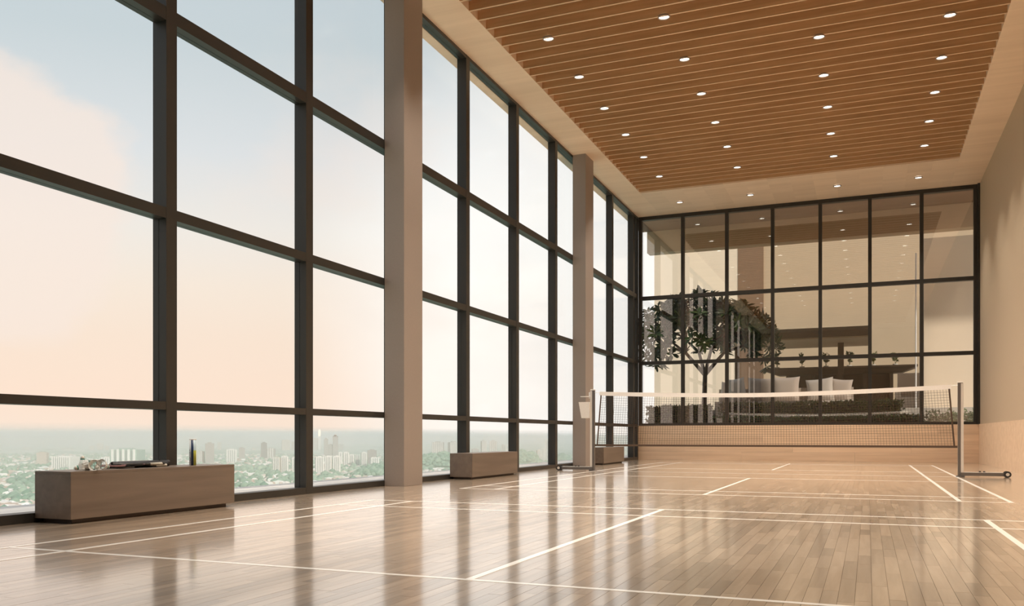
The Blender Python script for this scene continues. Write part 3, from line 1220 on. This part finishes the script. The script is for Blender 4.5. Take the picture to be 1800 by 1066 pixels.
tag(sofa, 'long pale built in sofa on the raised deck behind the hedge', 'sofa')
# armchair to the right
a, b = on_y(1578, 706, 13.6), on_y(1618, 655, 13.6)
ch = empty('lounge_armchair', ((a.x + b.x) / 2, 13.6, DECK))
w2 = (b.x - a.x) / 2
MB().box(-w2, w2, -0.45, 0.35, 0.0, 0.36).build('seat', M['fabric2'], ch, bevel=0.03)
MB().box(-w2, w2, 0.15, 0.38, 0.36, b.z - DECK).build('backrest', M['fabric'], ch, bevel=0.03)
for s in (-1, 1):
    MB().box(s * w2 - 0.07, s * w2 + 0.07, -0.45, 0.30, 0.0, 0.52).build('arm', M['fabric2'], ch, bevel=0.03)
tag(ch, 'pale armchair at the right end of the terrace', 'armchair')

# planter bar with tapered dark top
YP = 17.0
a, b = on_y(1345, 648, YP), on_y(1612, 645, YP)
bar = empty('bar_counter', ((a.x + b.x) / 2, YP, DECK))
w2 = (b.x - a.x) / 2
zt = (a.z + b.z) / 2 - DECK
tpb = MB()
tpb.add([(-w2 + 0.45, -0.35, zt - 0.24), (w2 - 0.45, -0.35, zt - 0.24), (w2 - 0.45, 0.35, zt - 0.24), (-w2 + 0.45, 0.35, zt - 0.24),
         (-w2, -0.6, zt - 0.06), (w2, -0.6, zt - 0.06), (w2, 0.6, zt - 0.06), (-w2, 0.6, zt - 0.06),
         (-w2, -0.6, zt), (w2, -0.6, zt), (w2, 0.6, zt), (-w2, 0.6, zt)],
        [(3, 2, 1, 0), (8, 9, 10, 11)] + [(k + i, k + (i + 1) % 4, k + 4 + (i + 1) % 4, k + 4 + i) for k in (0, 4) for i in range(4)])
tpb.build('canopy_top', M['timber'], bar)
MB().box(-w2 + 0.7, w2 - 0.7, 0.1, 0.35, 0, zt - 0.24).build('back_panel', M['brown'], bar)
for k in range(5):
    xx = -w2 + 0.75 + (2 * w2 - 1.5) * k / 4
    MB().box(xx - 0.05, xx + 0.05, -0.3, 0.12, 0, zt - 0.24).build('leg', M['timber'], bar)
tag(bar, 'dark timber bar counter with flared top under the pergola', 'counter')
for k, (u, h) in enumerate(((1366, 0.34), (1410, 0.40), (1452, 0.36), (1493, 0.40), (1535, 0.36), (1574, 0.36))):
    p = on_y(u, 648, YP)
    r = empty('potted_plant', (p.x, YP, DECK + zt))
    MB().lathe([(0.0, 0.0), (0.06, 0.0), (0.085, 0.07), (0.075, 0.07), (0.07, 0.06), (0.0, 0.06)], 14).build('pot', M['stone'], r)
    mb = MB()
    for _ in range(5):
        t = random.uniform(0, 6.28)
        top = Vector((0.09 * math.cos(t), 0.09 * math.sin(t), h * random.uniform(0.7, 1.1) + 0.1))
        mb.cyl((0, 0, 0.05), top, 0.006, 0.003, 5)
        leaf_cloud(mb, [Vector((0, 0, 0.1)).lerp(top, random.uniform(0.2, 1.0)) for _ in range(26)], 0.09, 0.5, 1.0)
    tag(mb.build('foliage', M['hedge'], r), kind='stuff')
    nmz = ('first', 'second', 'third', 'fourth', 'fifth', 'sixth')[k]
    tag(r, 'small spiky plant on the bar counter, %s from the left' % nmz, 'plant', 'small plants on the bar counter')

# pergola canopy on one post
YA, YB2 = 14.2, 17.6
a, b = on_y(1262, 612, YA), on_y(1531, 602, YA)
zc = b.z + 0.0
pg = empty('pergola', (0, 0, DECK))
x0, x1 = a.x, b.x
z0 = 3.72 - DECK
MB().box(x0, x1, YA, YB2, z0 + 0.04, z0 + 0.34).build('fascia_roof', M['timber'], pg)
MB().box(x0 + 0.08, x1 - 0.08, YA + 0.08, YB2 - 0.08, z0 + 0.0, z0 + 0.04).build('soffit_panel', M['render'], pg)
pp = on_y(1478, 640, 16.0)
MB().box(pp.x - 0.09, pp.x + 0.09, 15.9, 16.08, 0, z0).build('post', M['timber'], pg)
pp2 = on_y(1296, 640, 16.0)
MB().box(pp2.x - 0.07, pp2.x + 0.07, 15.9, 16.04, 0, z0).build('post', M['timber'], pg)
tag(pg, 'flat brown pergola roof on slim posts over the terrace lounge', 'pergola')
pw = on_y(1610, 560, 12.3)
o = MB().cyl((0, 0, 0), (0, 0, 4.4), 0.02, n=10).build('slim_pole', M['white'])
o.location = (pw.x, 12.3, DECK)
tag(o, 'slim white pole rising beside the right end of the terrace', 'pole')

# ------------------------------------------------------------------ the city below
ZG = -130.0
DROP = EYE[2] - ZG
random.seed(5)


def city_ground():
    m, nt, b = new_mat('city_ground')
    N, L = nt.nodes.new, nt.links.new
    tc = N('ShaderNodeTexCoord')
    n1 = N('ShaderNodeTexNoise')
    n1.inputs['Scale'].default_value = 0.004
    n1.inputs['Detail'].default_value = 8
    n1.inputs['Roughness'].default_value = 0.65
    L(tc.outputs['Object'], n1.inputs[0])
    rp = N('ShaderNodeValToRGB')
    e = rp.color_ramp.elements
    e[0].position = 0.38
    e[0].color = (0.15, 0.30, 0.21, 1)
    e[1].position = 0.62
    e[1].color = (0.80, 0.76, 0.69, 1)
    x = e.new(0.52)
    x.color = (0.34, 0.45, 0.34, 1)
    L(n1.outputs['Fac'], rp.inputs[0])
    L(rp.outputs[0], b.inputs['Base Color'])
    b.inputs['Roughness'].default_value = 0.9
    return m


g = MB()
g.add([(-30000, -15000, ZG), (-40, -15000, ZG), (-40, 30000, ZG), (-30000, 30000, ZG)], [(0, 1, 2, 3)])
struct(g.build('city_ground', city_ground()), 'hazy green and built up plain far below the windows', 'ground')

M['roofs'] = leafy('house_roofs', (0.50, 0.36, 0.28), (0.92, 0.90, 0.86), 0.8)
M['canopy'] = leafy('city_trees', (0.15, 0.27, 0.19), (0.32, 0.43, 0.32), 0.9)


def wedge_point(d0, d1):
    u = random.uniform(-60, 1020)
    d = math.exp(random.uniform(math.log(d0), math.log(d1)))
    r = ray(u, HOR)
    return Vector(EYE) + r * d, d


hs = MB()
for _ in range(7500):
    p, d = wedge_point(1450, 6500)
    if noise.noise(Vector((p.x * 0.004, p.y * 0.004, 0))) < -0.16:
        continue
    w, l, h = random.uniform(5, 13), random.uniform(7, 24), random.uniform(4, 10)
    t = random.uniform(0, 3.14)
    m = Matrix.Rotation(t, 3, 'Z')
    vs = [(-w, -l, 0), (w, -l, 0), (w, l, 0), (-w, l, 0), (-w, -l, h), (w, -l, h), (w, l, h), (-w, l, h), (0, -l * 0.7, h * 1.45), (0, l * 0.7, h * 1.45)]
    vs = [m @ Vector(v) * 0.6 + Vector((p.x, p.y, ZG)) for v in vs]
    hs.add(vs, [(0, 1, 5, 4), (1, 2, 6, 5), (2, 3, 7, 6), (3, 0, 4, 7), (4, 5, 8), (5, 6, 9, 8), (6, 7, 9), (7, 4, 8, 9)])
tag(hs.build('city_houses', M['roofs']), 'countless small pale houses of the hazy city below', 'houses', kind='stuff')
tr_ = MB()
ico = [(0, 0, 1), (0.9, 0, 0.35), (0.28, 0.85, 0.35), (-0.72, 0.53, 0.35), (-0.72, -0.53, 0.35), (0.28, -0.85, 0.35), (0.7, 0.5, -0.5), (-0.28, 0.85, -0.5),
       (-0.9, 0, -0.5), (-0.28, -0.85, -0.5), (0.7, -0.5, -0.5)]
ifs = [(0, 1, 2), (0, 2, 3), (0, 3, 4), (0, 4, 5), (0, 5, 1), (1, 6, 2), (2, 7, 3), (3, 8, 4), (4, 9, 5), (5, 10, 1), (2, 6, 7), (3, 7, 8), (4, 8, 9), (5, 9, 10), (1, 10, 6)]


def blob(mb, p, r):
    mb.add([(p[0] + x * r * random.uniform(0.8, 1.2), p[1] + y * r * random.uniform(0.8, 1.2), p[2] + (z * 0.75 + 0.4) * r) for x, y, z in ico], ifs, True)


for _ in range(5000):
    p, d = wedge_point(1450, 6500)
    if noise.noise(Vector((p.x * 0.004, p.y * 0.004, 0))) > 0.12 and random.random() < 0.8:
        continue
    blob(tr_, (p.x, p.y, ZG), random.uniform(6, 15))
tag(tr_.build('city_trees', M['canopy']), 'countless green trees scattered over the hazy plain', 'trees', kind='stuff')


def hill(u0, u1, vtop, vbase, label):
    d = F_PX * DROP / (vbase - HOR)
    c = Vector(EYE) + ray((u0 + u1) / 2, HOR) * d
    rx = (u1 - u0) / 2 / F_PX * d
    h = (vbase - vtop) / F_PX * d
    r = empty('wooded_hill', (c.x, c.y, ZG), YAW)
    n = 26
    vs, fs = [], []
    for i in range(n + 1):
        for j in range(n + 1):
            x, y = 2 * i / n - 1, 2 * j / n - 1
            q = max(0, 1 - x * x) * max(0, 1 - y * y)
            z = h * (q ** 0.6) * (0.9 + 0.25 * noise.noise(Vector((x * 2.2 + u0, y * 2.2, 1)))) - 2
            vs.append((x * rx * 1.25, y * rx * 0.9 + rx * 0.8, z))
    for i in range(n):
        for j in range(n):
            a = i * (n + 1) + j
            fs.append((a, a + n + 1, a + n + 2, a + 1))
    MB().add(vs, fs, True).build('slope', M['canopy'], r)
    mb = MB()
    for _ in range(420):
        v = random.choice(vs)
        if v[2] > 1:
            blob(mb, (v[0] + random.uniform(-1, 1) * rx * 0.05, v[1] + random.uniform(-1, 1) * rx * 0.05, v[2] - 3), random.uniform(7, 13))
    tag(mb.build('treetops', M['canopy'], r), kind='stuff')
    return tag(r, label, 'hill', 'wooded hills')


hill(628, 700, 820, 839, 'green wooded rise just left of the near column')
hill(738, 812, 796, 826, 'green wooded hill behind the left end of the second bench')
hill(900, 946, 792, 817, 'green wooded hill to the right of the second bench')
hill(980, 1000, 799, 811, 'small tree covered rise just left of the far column')

CM = {}
for k, c in dict(grey=(0.34, 0.31, 0.29), warm=(0.50, 0.43, 0.37), white=(0.74, 0.71, 0.67), green=(0.30, 0.42, 0.36), dark=(0.20, 0.185, 0.18)).items():
    CM[k] = plain('facade_' + k, c, 0.8, scale=0.05)
CM['strip'] = plain('facade_strip', (0.82, 0.80, 0.76), 0.8, scale=0.05)
CM['glazing'] = plain('facade_glazing', (0.22, 0.25, 0.25), 0.4, scale=0.05)
# u left, u right, top, base (None: far, at 8.5 km), colour, ribs, pane described
A = 'in the pane above the long bench'
B = 'in the pane right of the long bench'
C = 'in the pane left of the near column'
D = 'in the pane right of the near column'
E_ = 'in the pane above the second bench'
G = 'in the pane right of the second bench'
TOWERS = [
    (8, 24, 797, None, 'warm', 0, A), (40, 55, 787, None, 'warm', 0, A), (66, 84, 796, 819, 'warm', 0, A), (95, 136, 803, 826, 'white', 9, A),
    (111, 128, 788, None, 'warm', 0, A), (157, 166, 784, None, 'warm', 0, A), (171, 181, 780, None, 'warm', 0, A), (184, 191, 784, None, 'warm', 0, A),
    (179, 195, 805, 822, 'white', 4, A), (199, 250, 791, 826, 'green', 5, A), (265, 277, 784, None, 'warm', 0, A),
    (345, 359, 794, 816, 'grey', 3, B), (359, 378, 780, 816, 'grey', 0, B), (382, 389, 778, None, 'warm', 0, B), (398, 417, 791, 814, 'white', 5, B),
    (419, 431, 788, 809, 'grey', 0, B), (442, 450, 788, None, 'warm', 0, B), (458, 470, 779, 807, 'dark', 0, B), (470, 484, 789, 807, 'grey', 3, B),
    (480, 494, 805, 833, 'warm', 4, B), (495, 507, 803, 832, 'white', 4, B), (513, 528, 805, 831, 'white', 4, B), (494, 511, 774, None, 'warm', 0, B),
    (513, 526, 777, None, 'grey', 0, B),
    (549, 559, 771, None, 'warm', 0, C), (559, 564, 757, None, 'white', 0, C), (569, 577, 772, 802, 'grey', 0, C), (577, 585, 782, 802, 'grey', 0, C), (585, 594, 767, 802, 'grey', 0, C),
    (594, 604, 781, None, 'grey', 0, C), (553, 570, 804, 833, 'white', 5, C), (571, 584, 803, 831, 'white', 4, C), (585, 599, 803, 831, 'white', 4, C),
    (595, 602, 796, 819, 'white', 2, C), (603, 614, 796, 819, 'white', 3, C), (614, 623, 800, 819, 'white', 3, C), (624, 634, 800, 820, 'green', 3, C),
    (634, 645, 796, 821, 'white', 4, C), (646, 662, 792, 819, 'grey', 0, C), (649, 667, 805, 822, 'white', 4, C),
    (759, 781, 778, 803, 'grey', 6, D), (787, 808, 778, 805, 'grey', 5, D),
    (829, 842, 790, 806, 'grey', 0, E_), (845, 855, 776, 804, 'grey', 3, E_), (860, 874, 776, 804, 'grey', 4, E_), (881, 887, 783, 804, 'grey', 2, E_), (888, 897, 783, 805, 'white', 3, E_),
    (943, 951, 792, 814, 'warm', 3, G), (952, 957, 789, 813, 'white', 2, G), (957, 966, 774, 812, 'white', 3, G),
]
ORDN = ['first', 'second', 'third', 'fourth', 'fifth', 'sixth', 'seventh', 'eighth', 'ninth', 'tenth', 'eleventh', 'twelfth', 'thirteenth', 'fourteenth',
        'fifteenth', 'sixteenth', 'seventeenth']
order = {}
for pane in {t[6] for t in TOWERS}:
    for k, t in enumerate(sorted((t for t in TOWERS if t[6] == pane), key=lambda t: t[0] + t[1])):
        order[t] = ORDN[k]
CW = dict(grey='grey', warm='beige', white='white', green='pale green', dark='dark grey')
for t in TOWERS:
    u0, u1, vt, vb, colr, ribs, pane = t
    far = vb is None
    d = 8500.0 if far else F_PX * DROP / (vb - HOR)
    c = Vector(EYE) + ray((u0 + u1) / 2, HOR) * d
    ztop = EYE[2] + (HOR - vt) / F_PX * d
    H = ztop - ZG
    ang = YAW + random.uniform(-0.25, 0.25)
    w = (u1 - u0) / F_PX * d * 0.5
    dp = w * random.uniform(0.6, 0.9)
    w = max(w * 0.5, (w - dp * abs(math.sin(ang - YAW))))
    r = empty('far_tower' if far else 'city_tower', (c.x, c.y, ZG), ang)
    mt = CM[colr]
    MB().box(-w, w, -dp, dp, 0, H).build('shaft', mt, r)
    rh = min(9, H * 0.06)
    MB().box(-w * 0.5, w * 0.45, -dp * 0.5, dp * 0.5, H, H + rh).build('roof_house', mt, r)
    for k in range(ribs):
        xr = -w + 2 * w * (k + 0.5) / ribs
        rw = w / ribs * 0.45
        MB().box(xr - rw, xr + rw, -dp - 2.0, -dp, H * 0.04, H + 2).build('facade_strip', CM['strip'] if colr != 'grey' else CM['white'], r)
        if k and colr != 'grey':
            xg = -w + 2 * w * k / ribs
            MB().box(xg - rw * 0.6, xg + rw * 0.6, -dp - 0.6, -dp, H * 0.04, H - 3).build('window_strip', CM['glazing'], r)
    kind = 'faint hazy' if far else ('ribbed' if ribs else 'plain')
    tag(r, '%s %s tower, %s from left %s' % (kind, CW[colr], order[t], pane), 'tower', 'city towers')
for u0, u1, vt, vb, lb in ((462, 475, 849, 854, 'low white warehouse roof at the bottom of the pane right of the long bench'),
                           (479, 498, 846, 851, 'larger low white warehouse beside the smaller one, below the ribbed towers')):
    d = F_PX * DROP / (vb - HOR)
    c = Vector(EYE) + ray((u0 + u1) / 2, HOR) * d
    w = (u1 - u0) / F_PX * d / 2
    r = empty('warehouse', (c.x, c.y, ZG), YAW + 0.2)
    MB().box(-w, w, -w * 1.5, w * 1.5, 0, 7).build('hall', CM['strip'], r)
    mb = MB()
    mb.add([(-w, -w * 1.5, 7), (w, -w * 1.5, 7), (w, w * 1.5, 7), (-w, w * 1.5, 7), (0, -w * 1.5, 10), (0, w * 1.5, 10)],
           [(0, 1, 4), (1, 2, 5, 4), (2, 3, 5), (3, 0, 4, 5)])
    mb.build('roof', CM['strip'], r)
    tag(r, lb, 'warehouse')

# ------------------------------------------------------------------ evening haze over the city
def haze(density):
    hm = bpy.data.materials.new('city_haze')
    hm.use_nodes = True
    nt = hm.node_tree
    nt.nodes.clear()
    out = nt.nodes.new('ShaderNodeOutputMaterial')
    vsn = nt.nodes.new('ShaderNodeVolumeScatter')
    vsn.inputs['Color'].default_value = (1.0, 0.955, 0.885, 1)
    vsn.inputs['Density'].default_value = density
    vsn.inputs['Anisotropy'].default_value = 0.8
    nt.links.new(vsn.outputs[0], out.inputs['Volume'])
    return hm


for hx1_, hz1, dens, lb in ((-300, -3, 1 / 4600, 'pale evening haze lying low over the whole city'),
                            (-4800, 20, 1 / 9000, 'thin haze over the distant districts, lowest veil'),
                            (-5600, 60, 1 / 9000, 'thin haze over the distant districts, middle veil'),
                            (-6400, 120, 1 / 12000, 'thin haze over the distant districts, highest veil')):
    hz = MB().box(-26000, hx1_, -12000, 26000, ZG - 2, hz1).build('haze_layer', haze(dens))
    tag(hz, lb, 'haze', kind='stuff')
